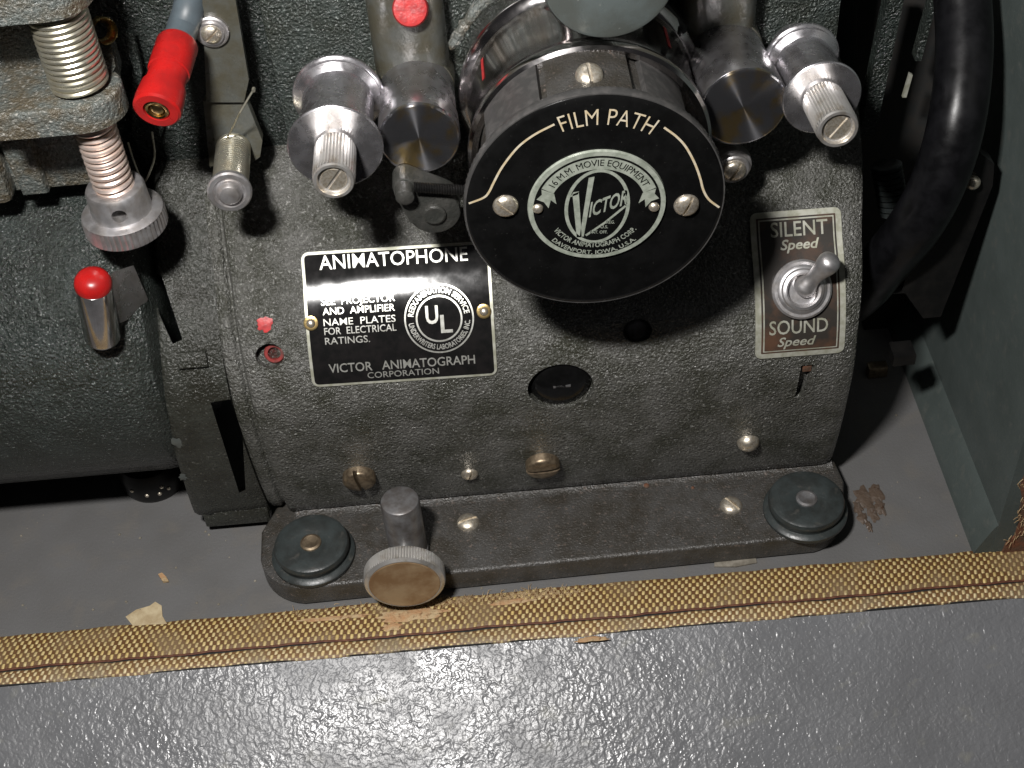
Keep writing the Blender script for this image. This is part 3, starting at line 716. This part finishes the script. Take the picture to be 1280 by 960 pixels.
# badge
bc = cpx(746, 256); BR_ = 1.66; BRY = 1.60
def bf(h): f_ = cap_fn(h); return lambda u, v: f_(bc[0] + u, bc[1] + v)
def disc(name, rx, ry, h0, h1, m, parent, bev=.02):
    b = B(); lo_, hi_ = bf(h0), bf(h1); n_ = 72
    R0 = [b.v(lo_(rx * math.sin(2 * PI * k / n_), ry * math.cos(2 * PI * k / n_))) for k in range(n_)]
    R1 = [b.v(hi_((rx - bev) * math.sin(2 * PI * k / n_), (ry - bev) * math.cos(2 * PI * k / n_))) for k in range(n_)]
    for k in range(n_): b.f([R0[k], R0[(k + 1) % n_], R1[(k + 1) % n_], R1[k]])
    b.f(R1); return b.done(name, m, parent)
badge = disc('badge', BR_, BRY, -.01, .07, 'badge_metal', proj); badge['label'] = 'round black and silver maker badge on the cover'
disc('black_field', BR_ - .13, BRY - .13, .06, .078, 'black', badge, .01)
b = B(); G = bf(.088)
ring2d(b, G, 1.47, 1.42, .32, 60, a0=math.radians(-68), a1=math.radians(68))          # ribbon
for sg in (-1, 1):
    pts2 = [(1.36, .56), (1.05, .40), (.98, .10), (1.12, .22), (1.16, -.02), (1.28, .16), (1.46, .24), (1.34, .38)]
    b.f([b.v(G(sg * x, y)) for x, y in pts2])
ring2d(b, G, .78, 1.10, .085)
# big slanted initial and the rest of the name
def zpx(x, y): q_ = cpx(570 + x * .2813, 170 + y * .2813); return (q_[0] - bc[0], q_[1] - bc[1])
for q in ([(516, 250), (544, 238), (557, 440), (535, 440)], [(588, 176), (614, 170), (566, 436), (548, 438)]):
    b.f([b.v(G(*zpx(*p))) for p in q])
b.f([b.v(G(*zpx(*p))) for p in ((505, 262), (520, 240), (545, 236), (540, 250))])
e0, e1 = zpx(584, 352), zpx(764, 288); sl = (e1[1] - e0[1]) / (e1[0] - e0[0])
def slant(x, y): return G(e0[0] + x, e0[1] + y + x * sl)
line_text(b, 'ICTOR', slant, (e1[0] - e0[0]) / 2, 0, .43, (e1[0] - e0[0]) * .95, bold=.02, shear=.1)
strip2d(b, G, [zpx(575, 432), zpx(660, 375), zpx(752, 300)], .06)
line_text(b, 'REG.', G, .36, -.50, .09, .20, bold=.01); line_text(b, 'U.S.', G, .22, -.64, .09, .18, bold=.01); line_text(b, 'PAT. OFF.', G, .10, -.80, .09, .42, bold=.01)
arc_text(b, 'VICTOR ANIMATOGRAPH CORP.', G, 1.22, PI, .14, math.radians(112), inward=True, bold=.02)
arc_text(b, 'DAVENPORT, IOWA, U.S.A.', G, 1.44, PI, .12, math.radians(92), inward=True, bold=.02)
b.done('emblem', 'badge_metal', badge)
b = B(); G2 = bf(.096); arc_text(b, '16 M.M. MOVIE EQUIPMENT', G2, 1.20, 0, .18, math.radians(122), bold=.0); b.done('lettering', 'black', badge)
for px, py in ((672, 258), (817, 256)):
    q = cpx(px, py); screw('rivet', cap_fn(.06)(*q), (0, -1, 0), .135, 0, badge, 'silver_screw', 'rivet')

# ---- round grey knob and arms above the drum
p = hit(762, -26, 1, -7.0)
b = B(); b.lathe([(1.0, -4.5), (1.1, -1.2), (1.48, -1.0), (1.55, -.85), (1.55, -.12), (1.5, -.03), (1.42, 0), (.2, 0)], p, ax, 64)
kb = b.done('round_knob', 'smooth', proj); kb['label'] = 'grey green painted round knob above the black cover'
b = B(); b.tube(smooth_pts([hit(650, 6, 1, -3.2), hit(668, 14, 1, -3.6), hit(688, 12, 1, -4.2), hit(705, -8, 1, -4.6)], 5), .17, 12)
b.tube([hit(653, -12, 1, -3.3), hit(657, 16, 1, -3.2)], .07, 8); b.done('chrome_clip', 'chrome', proj)
b = B(); b.tube(smooth_pts([hit(815, 0, 1, -3.4), hit(838, 25, 1, -3.6), hit(851, 44, 1, -3.8)], 4), [.3] * 8 + [.24], 10); b.done('release_arm', 'blackmat', proj)

# ---- pillar screw right of the cover, lever and spring left of it
p = hit(917, 212, 1, -5.2); b = B(); b.lathe([(.36, -2.8), (.36, -.5), (.52, -.45), (.55, -.3), (.52, -.15), (.44, -.12), (.44, 0), (.40, .04), (.2, .04)], p, ax, 32); pp = b.done('pillar', 'alu', proj)
screw('dome', p + ax * .02, ax, .33, 1.0, pp, 'silver_screw')
YL = -6.5
cL = hit(543, 268, 1, YL); cT = hit(506, 238, 1, YL)
b = B(); poly = []
d2 = Vector((cT.x - cL.x, cT.z - cL.z)); a0 = math.atan2(d2.y, d2.x)
for k in range(21): t = a0 + math.radians(72 + k * 216 / 20); poly.append((cL.x + .70 * math.cos(t), YL + .7, cL.z + .70 * math.sin(t)))
for k in range(9): t = a0 + math.radians(-80 + k * 160 / 8); poly.append((cT.x + .32 * math.cos(t), YL + .7, cT.z + .32 * math.sin(t)))
b.prism(poly, (0, -.65, 0), .10); b.lathe([(.30, 0), (.30, .09), (.25, .12), (.1, .1)], (cL.x, YL + .05, cL.z), ax, 28); b.lathe([(.26, 0), (.24, .35), (.12, .42)], (cT.x, YL + .05, cT.z), ax, 20)
lev = b.done('cast_lever', 'levermat', proj)
def helix(p0, p1, R, turns, seg=18):
    p0, p1 = Vector(p0), Vector(p1); a = (p1 - p0).normalized(); x = a.orthogonal().normalized(); y = a.cross(x); n_ = int(turns * seg)
    return [p0 + (p1 - p0) * (k / n_) + (x * math.cos(2 * PI * k / seg) + y * math.sin(2 * PI * k / seg)) * R for k in range(n_ + 1)]
b = B(); b.tube(helix(hit(518, 234, 1, -6.6), hit(583, 238, 1, -6.6), .11, 20, 12), .035, 6); b.done('lever_spring', 'blackmat', lev)

# ---- lamp side: big rounded green housing, mounting bracket, frame casting
b = B(); GC, GR = (-1.0, 7.0), 6.0; R_ = []
for x, dr in ((-40, 0), (-24, 0), (-18, 0), (-13, 0), (-11.2, 0), (-10.6, -.08), (-10.2, -.35), (-10.0, -.9), (-10.0, -2.5)):
    R_.append([b.v((x, GC[0] - (GR + dr) * math.cos(2 * PI * k / 72), GC[1] + (GR + dr) * math.sin(2 * PI * k / 72) * (1.0))) for k in range(72)])
for A, C in zip(R_, R_[1:]):
    for k in range(72): b.f([A[k], A[(k + 1) % 72], C[(k + 1) % 72], C[k]])
b.f(R_[0]); b.f(R_[-1])
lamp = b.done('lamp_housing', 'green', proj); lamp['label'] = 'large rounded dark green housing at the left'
# bracket between lamp housing and motor housing
b = B()
ss = [ps[-1] * k / 40 for k in range(40)]
def xl(s): z = prof_at(s)[0].y; return -10.72 + .95 * max(0, min(1, (z - .9) / 11.5))
FR, BK = [], []
for s_ in ss:
    rowF = []; rowB = []
    for k, q in enumerate((0, .06, .22, .30, .5, .75, 1)):
        x = xl(s_) + (-8.26 - xl(s_)) * q; rel = (-.30, -.20, -.16, -.20, -.20, -.20, -.24)[k]
        rowF.append(b.v(surf(x, s_, rel) + Vector((0, 0, -.15 if s_ < .5 else 0)))); rowB.append(b.v(surf(x, s_, -1.25) + Vector((0, 0, -.15 if s_ < .5 else 0))))
    FR.append(rowF); BK.append(rowB)
for i in range(len(ss) - 1):
    for k in range(6):
        b.f([FR[i][k], FR[i][k + 1], FR[i + 1][k + 1], FR[i + 1][k]]); b.f([BK[i][k], BK[i + 1][k], BK[i + 1][k + 1], BK[i][k + 1]])
    b.f([FR[i][0], FR[i + 1][0], BK[i + 1][0], BK[i][0]]); b.f([FR[i][6], BK[i][6], BK[i + 1][6], FR[i + 1][6]])
for i in (0, -1):
    for k in range(6): b.f([FR[i][k], BK[i][k], BK[i][k + 1], FR[i][k + 1]])
brk = b.done('mounting_bracket', 'bracket', proj, 30)
def cutter(pxs):
    c = B(); A = [c.v(hit(*p, 1, -8.2)) for p in pxs]; C = [c.v(hit(*p, 1, -3.5)) for p in pxs]; n_ = len(A)
    c.f(A); c.f(C[::-1])
    for k in range(n_): c.f([A[k], C[k], C[(k + 1) % n_], A[(k + 1) % n_]])
    return c
boolean(brk, [cutter([(263, 503), (288, 499), (303, 540), (307, 612), (299, 616)]), cutter([(183, 335), (202, 345), (228, 424), (216, 430), (200, 395)])])
b = B()
p0 = on_body(240, 452); b.prism([surf(x_, s_, -.45) for x_, s_ in ((p0[0] - .45, p0[1] - .25), (p0[0] + .42, p0[1] - .25), (p0[0] + .42, p0[1] + .3), (p0[0] - .45, p0[1] + .3))], snorm(p0[1]) * .42, .08); b.done('cast_lug', 'bracket', brk)
b = B(); b.box(-10.45, -8.3, -5.86, -4.8, .42, 1.16, .07); b.done('cast_foot', 'bracket', brk)
rnd = random.Random(21)
for px, py, rx in ((222, 560, .22), (228, 603, .15)):
    b = B(); x, s_ = on_body(px, py); P0 = b.v(surf(x, s_, -.17)); RG = []
    for k in range(16): t = 2 * PI * k / 16; q = rnd.uniform(.6, 1.2); RG.append(b.v(surf(x + rx * q * math.cos(t), s_ + rx * 1.3 * q * math.sin(t), -.185)))
    for k in range(16): b.f([P0, RG[k], RG[(k + 1) % 16]])
    b.done('chipped_paint', 'smooth', brk)

# frame casting with two lugs and the vertical adjusting shaft
SX, SY = -9.92, -5.5
b = B()
b.box(-24, -10.75, -4.35, -3.2, 13.35, 24, .12)                                     # recessed web
b.box(-24, -12.9, -4.9, -3.2, 13.3, 15.3, .25)                                 # bottom rail
def slab(x0, r, yb, z0, z1, yf):
    poly = [(x0, yb, z0), (x0, yf, z0)]
    for k in range(13): t = math.radians(-90 + 180 * k / 12); poly.append((SX + r * math.cos(t) * 1.0, SY + (SY - yf) * math.sin(t), z0))
    poly += [(SX - .2, yb, z0)] if False else []
    return poly
def lug(z0, z1, r, x0):
    poly = [(x0, -3.3, z0), (x0, SY - r, z0)]
    for k in range(13): t = math.radians(-90 + 140 * k / 12); poly.append((SX + r * math.cos(t), SY + r * math.sin(t), z0))
    poly += [(SX + .5, -3.3, z0)]
    b.prism(poly, (0, 0, z1 - z0), .10, 3)
lug(16.40, 17.12, .98, -12.0); lug(19.45, 20.7, .95, -24)
for x0, x1 in ((-24, -12.55),): b.box(x0, x1, -5.0, -3.3, 15.2, 19.9, .2, 3)
b.prism([(-12.7, -4.1, 13.4), (-12.0, -4.1, 13.4), (-11.9, -4.1, 16.5), (-12.9, -4.1, 16.5)], (0, -.6, 0), .15)
b.box(-24, -11.6, -5.9, -4.0, 16.15, 16.9, .2, 3)
cast = b.done('frame_casting', 'cast', proj, 40); cast['label'] = 'dusty green cast frame with lugs holding the springs'
b = B(); b.lathe([(.36, 12.7), (.36, 20.2)], (SX, SY, 0), (0, 0, 1), 28); shaft = b.done('adjusting_shaft', 'blued', proj)
b = B(); b.tube(helix((SX, SY, 17.2), (SX, SY, 19.5), .655, 15, 28), .072, 8); o = b.done('coil_spring', 'spring', shaft); o['label'] = 'upper wide coil spring of thin wire'
b = B(); b.tube(helix((SX, SY, 13.95), (SX, SY, 16.45), .47, 13, 26), .073, 8); o = b.done('coil_spring', 'copper', shaft); o['label'] = 'lower narrow coil spring of pinkish wire'
b = B(); b.lathe([(1.0, 12.72), (1.08, 12.76), (1.11, 12.80), (1.11, 13.22), (1.08, 13.27), (1.0, 13.31), (.82, 13.33), (.80, 13.36), (.78, 14.0), (.74, 14.08), (.66, 14.12), (.5, 14.10), (.45, 13.9)], (SX, SY, 0), (0, 0, 1), 100, {2: .06, 3: .06})
nut = b.done('knurled_nut', 'alu', shaft)
h = B(); hp = hit(149, 270, 1, SY - .75); h.lathe([(.19, -.5), (.19, .6)], hp, (-.05, -1, 0), 20); boolean(nut, [h])
b = B(); q = hit(125, 38, 1, -3.6); b.lathe([(.20, .0), (.28, .25), (.33, .3), (.36, .24), (.36, 0)], q, (.65, -.7, .25), 28, cap=(False, False)); b.done('brass_eyelet', 'brass', cast)

# ---- red tipped lever
b = B(); A = hit(129, 424, 1, -6.7); C = hit(117, 358, 1, -6.9); ax_ = (C - A).normalized(); LL = (C - A).length
b.lathe([(.36, 0), (.46, .06), (.49, .14), (.49, LL), (.46, LL + .02)], A, ax_, 40); rl_ = b.done('release_lever', 'chrome', proj)
b = B(); b.lathe([(.485, LL + .01), (.495, LL + .12), (.47, LL + .24), (.40, LL + .36), (.28, LL + .44), (.12, LL + .48)], A, ax_, 40); b.done('red_tip', 'red', rl_)
b = B(); P4 = [hit(138, 343, 1, -6.4), hit(163, 335, 1, -5.6), hit(182, 378, 1, -5.5), hit(172, 394, 1, -5.7), hit(150, 404, 1, -6.5)]
b.prism(P4, (.08, .1, .02), .02); b.done('lever_flap', 'steel', rl_)

# ---- plate strip with washer screw, spring post and wire
YS = -3.2
S_ = lambda px, py, y=YS: hit(px, py, 1, y)
b = B(); pp_ = [S_(252, -20), S_(291, -20), S_(311, 100), S_(305, 128), S_(258, 128)]; b.prism(pp_, (0, .22, 0), .0)
pp2 = [S_(254, 126, -3.0), S_(308, 126, -3.0), S_(328, 176, -3.5), S_(325, 196, -3.5), S_(312, 206, -3.5), S_(262, 208, -3.5)]; b.prism(pp2, (0, .3, 0))
strip = b.done('step_plate', 'boss', proj, 25)
q = S_(265, 38); b = B(); b.lathe([(.44, 0), (.44, .10), (.40, .13), (.33, .13), (.32, .2), (.1, .2)], q, ax, 36); wsh = b.done('washer', 'alu', strip); screw('dome', q + ax * .16, ax, .27, .7, wsh, 'silver_screw')
A = hit(292, 182, 1, -3.4); E_ = hit(287, 240, 1, -5.9); ax_ = (E_ - A).normalized(); LL = (E_ - A).length
b = B(); b.lathe([(.30, -.4), (.30, LL - .2), (.55, LL - .18), (.58, LL - .1), (.58, LL), (.54, LL + .05), (.44, LL + .05), (.40, LL - .02), (.34, LL - .02), (.32, LL + .10), (.24, LL + .2), (.1, LL + .23)], A, ax_, 40); pst = b.done('spring_post', 'alu', proj)
b = B(); b.tube(helix(A + ax_ * .1, A + ax_ * (LL - .25), .43, 20, 22), .05, 6); sp_ = b.done('torsion_spring', 'spring', pst)
b = B(); b.tube([A + ax_ * .1 + Vector((-.15, -.2, .3)), hit(300, 140, 1, -4.4), hit(317, 112, 1, -4.2)], .03, 6); b.lathe([(.05, -.05), (.05, .06)], hit(317, 112, 1, -4.2), ax, 10); b.done('spring_tail', 'spring', pst)
b = B(); b.tube(smooth_pts([hit(160, 178, 1, -3.2), hit(168, 204, 1, -3.3), hit(178, 226, 1, -3.3), hit(184, 222, 1, -3.3), hit(193, 196, 1, -3.2), hit(190, 165, 1, -3.1)], 4), .03, 6); b.done('wire_loop', 'spring', strip)
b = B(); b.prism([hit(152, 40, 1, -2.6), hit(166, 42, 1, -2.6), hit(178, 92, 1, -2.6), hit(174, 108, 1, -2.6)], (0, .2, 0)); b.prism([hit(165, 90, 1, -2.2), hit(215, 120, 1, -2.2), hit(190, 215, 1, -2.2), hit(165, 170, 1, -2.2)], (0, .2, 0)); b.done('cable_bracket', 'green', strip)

# ---- red plug on its grey cable: loose, so a thing of its own
P0, P1 = hit(222, 55, 1, -4.0), hit(195.5, 139, 1, -6.2)
plugt = empty('cable_plug', P1); tag(plugt, 'red plastic plug with a brass socket on a grey cable at the upper left', 'plug')
ax_ = (P1 - P0).normalized(); LL = (P1 - P0).length
b = B(); b.tube(smooth_pts([P0 + ax_ * .3, P0 - ax_ * .6, hit(236, 10, 1, -3.1), hit(243, -40, 1, -2.0)], 6), .40, 20); b.done('cable', 'greycable', plugt)
b = B(); b.lathe([(.42, -.05), (.50, -.02), (.53, .05), (.53, .9), (.525, .98), (.49, 1.0), (.49, 1.06), (.475, 1.10), (.50, 1.5), (.56, LL - .75), (.60, LL - .3), (.59, LL - .05), (.53, LL), (.33, LL), (.30, LL - .2), (.1, LL - .2)], P0, ax_, 48); rp = b.done('red_shell', 'red', plugt)
b = B(); b.lathe([(.30, 0), (.30, .22), (.27, .24), (.22, .22), (.20, .10), (.16, .20), (.08, .24)], P1 - ax_ * .24, ax_, 28); b.done('brass_socket', 'brass', plugt)

# ---- black tube arm at the right
b = B(); path = [(1180, -170, 0.2), (1196, -60, -1.2), (1203, 0, -2.0), (1205, 70, -3.2), (1196, 150, -4.4), (1176, 220, -4.9), (1145, 280, -4.9), (1105, 330, -4.2), (1078, 362, -3.4), (1050, 385, -2.4)]
b.tube(smooth_pts([hit(px, py, 1, y) for px, py, y in path], 6), .77, 24); arm = b.done('curved_tube', 'tube', proj); arm['label'] = 'thick satin black curved tube beside the case wall'
b = B()
b.prism([hit(1112, -10, 1, -1.2), hit(1132, -10, 1, -1.2), hit(1094, 170, 1, -1.2), hit(1074, 170, 1, -1.2)], (0, .5, 0))
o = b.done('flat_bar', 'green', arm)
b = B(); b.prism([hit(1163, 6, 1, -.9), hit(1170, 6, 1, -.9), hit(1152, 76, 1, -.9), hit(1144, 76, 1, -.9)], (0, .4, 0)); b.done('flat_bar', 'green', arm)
b = B(); b.prism([hit(1070, -20, 1, 1.2), hit(1240, -20, 1, 1.2), hit(1240, 420, 1, 1.2), hit(1080, 420, 1, 1.2)], (0, .3, 0)); b.done('backing_plate', 'dark', arm)
b = B(); b.prism([hit(1226, 192, 1, -4.6), hit(1243, 205, 1, -4.6), hit(1241, 232, 1, -4.6), hit(1176, 396, 1, -4.6), hit(1154, 398, 1, -4.6), hit(1128, 362, 1, -4.6), hit(1140, 320, 1, -4.6)], (0, .5, 0), 0.0)
b.box(*[v for v in (12.0, 12.7, -4.9, -4.2, 4.2, 4.6)]); bp = b.done('bracket_plate', 'blackmat', arm)
b = B(); b.tube([hit(1110, 362, 1, -4.3), hit(1150, 360, 1, -4.4)], .14, 10); b.done('hinge_pin', 'blackmat', arm)
q = hit(1216, 228, 1, -4.7); screw('rivet', q, (-.5, -.8, .3), .21, 0, bp, 'silver_screw', 'rivet')
q = hit(1134, 104, 1, -.8); b = B(); b.prism([hit(1137, 92, 1, -.8), hit(1141, 94, 1, -.8), hit(1133, 122, 1, -.8), hit(1128, 122, 1, -.8)], (0, .1, 0)); b.done('bright_clip', 'plate_edge', arm)
b = B()
for k in range(9):
    p = hit(1108 + k * 1.2, 208 + k * 7, 1, -2.4); b.lathe([(.40, -.09), (.46, -.05), (.46, .05), (.40, .09)], p, (.15, -.3, -1), 20)
b.done('ribbed_sleeve', 'rubber', arm)
b = B(); p = hit(1096, 462, 2, .25); b.box(p.x - .35, p.x + .35, p.y - .2, p.y + .2, .0, .5, .06); b.done('corner_clip', 'brown_screw', case)

# ---- perforated foot under the lamp housing
b = B(); p = hit(188, 606, 2, .6); b.lathe([(1.05, 0.02), (1.12, .2), (1.12, .9), (1.0, 1.2)], (p.x - .05, p.y + .75, 0), (0, 0, 1), 40); ft = b.done('round_foot', 'blackmat', proj)
for px, py in ((171, 609), (184, 614), (199, 615), (200, 606), (214, 613)):
    q = hit(px, py, 2, .55); d = Vector((q.x - p.x + .05, q.y - p.y - .75, 0)).normalized(); screw('rivet', (p.x - .05 + d.x * 1.11, p.y + .75 + d.y * 1.11, .45 + (615 - py) * .03), d, .075, 0, ft, 'silver_screw', 'stud')

# ================================================================== loose debris on the case floor
def flake(name, pxs, z, th, m, label, cat, curl=.0):
    P = [hit(px, py, 2, z) for px, py in pxs]; c = sum(P, Vector()) / len(P)
    b = B(); b.prism([(p.x, p.y, .012 + curl * ((p - c).length)) for p in P], (0, 0, th), .0); o = b.done(name, m); tag(o, label, cat); return o
flake('paper_scrap', [(157, 771), (170, 762), (187, 757), (194, 752), (202, 757), (203, 770), (209, 780), (185, 783), (166, 782)], .05, .02, 'paper', 'torn scrap of tan paper on the case floor behind the woven tape', 'paper scrap', .03)
flake('wood_crumb', [(198, 719), (203, 717), (208, 722), (211, 727), (204, 728)], .05, .10, 'wood', 'tiny orange wood crumb on the case floor above the paper scrap', 'wood crumb')
flake('wood_sliver', [(893, 703), (905, 699), (945, 698), (946, 703), (920, 708), (893, 708)], .06, .05, 'sliver', 'thin pale sliver on the case floor along the base plate edge', 'sliver')
b = B(); rnd = random.Random(9)
for i, (px, py, rx, ry) in enumerate(((1080, 622, .34, .5), (1096, 618, .26, .45), (1090, 640, .22, .5), (1100, 634, .2, .4), (1078, 648, .18, .3), (1086, 658, .12, .28), (1072, 636, .16, .3))):
    p = hit(px, py, 2, .0); patch(b, lambda x, y, z: (x, y, max(0, z) + .006 + i * .004), p.x, p.y, rx, ry, n=20, seed=40 + i, zz=.028)
o = b.done('glue_lump', 'glue'); tag(o, 'dried brown lump of glue on the case floor right of the base plate', 'dried glue')
b = B(); rnd = random.Random(77)
for i in range(70):
    px, py = rnd.uniform(0, 330), rnd.uniform(640, 790)
    if i > 30: px, py = rnd.uniform(1040, 1210), rnd.uniform(500, 690)
    if i > 55: px, py = rnd.uniform(560, 1000), 745 - (rnd.uniform(0, 1)) * 10 - (0)
    p = hit(px, py, 2, 0)
    if p.y < -9.1 or p.x > 13.8: continue
    r = rnd.choice((.018, .022, .03, .05)); b.lathe([(r, 0), (r * .8, r * .7), (r * .2, r)], (p.x, p.y, 0), (rnd.uniform(-.4, .4), rnd.uniform(-.4, .4), 1), 6)
o = b.done('floor_grit', 'sliver'); tag(o, 'fine pale grit scattered over the grey case floor', 'grit', kind='stuff')
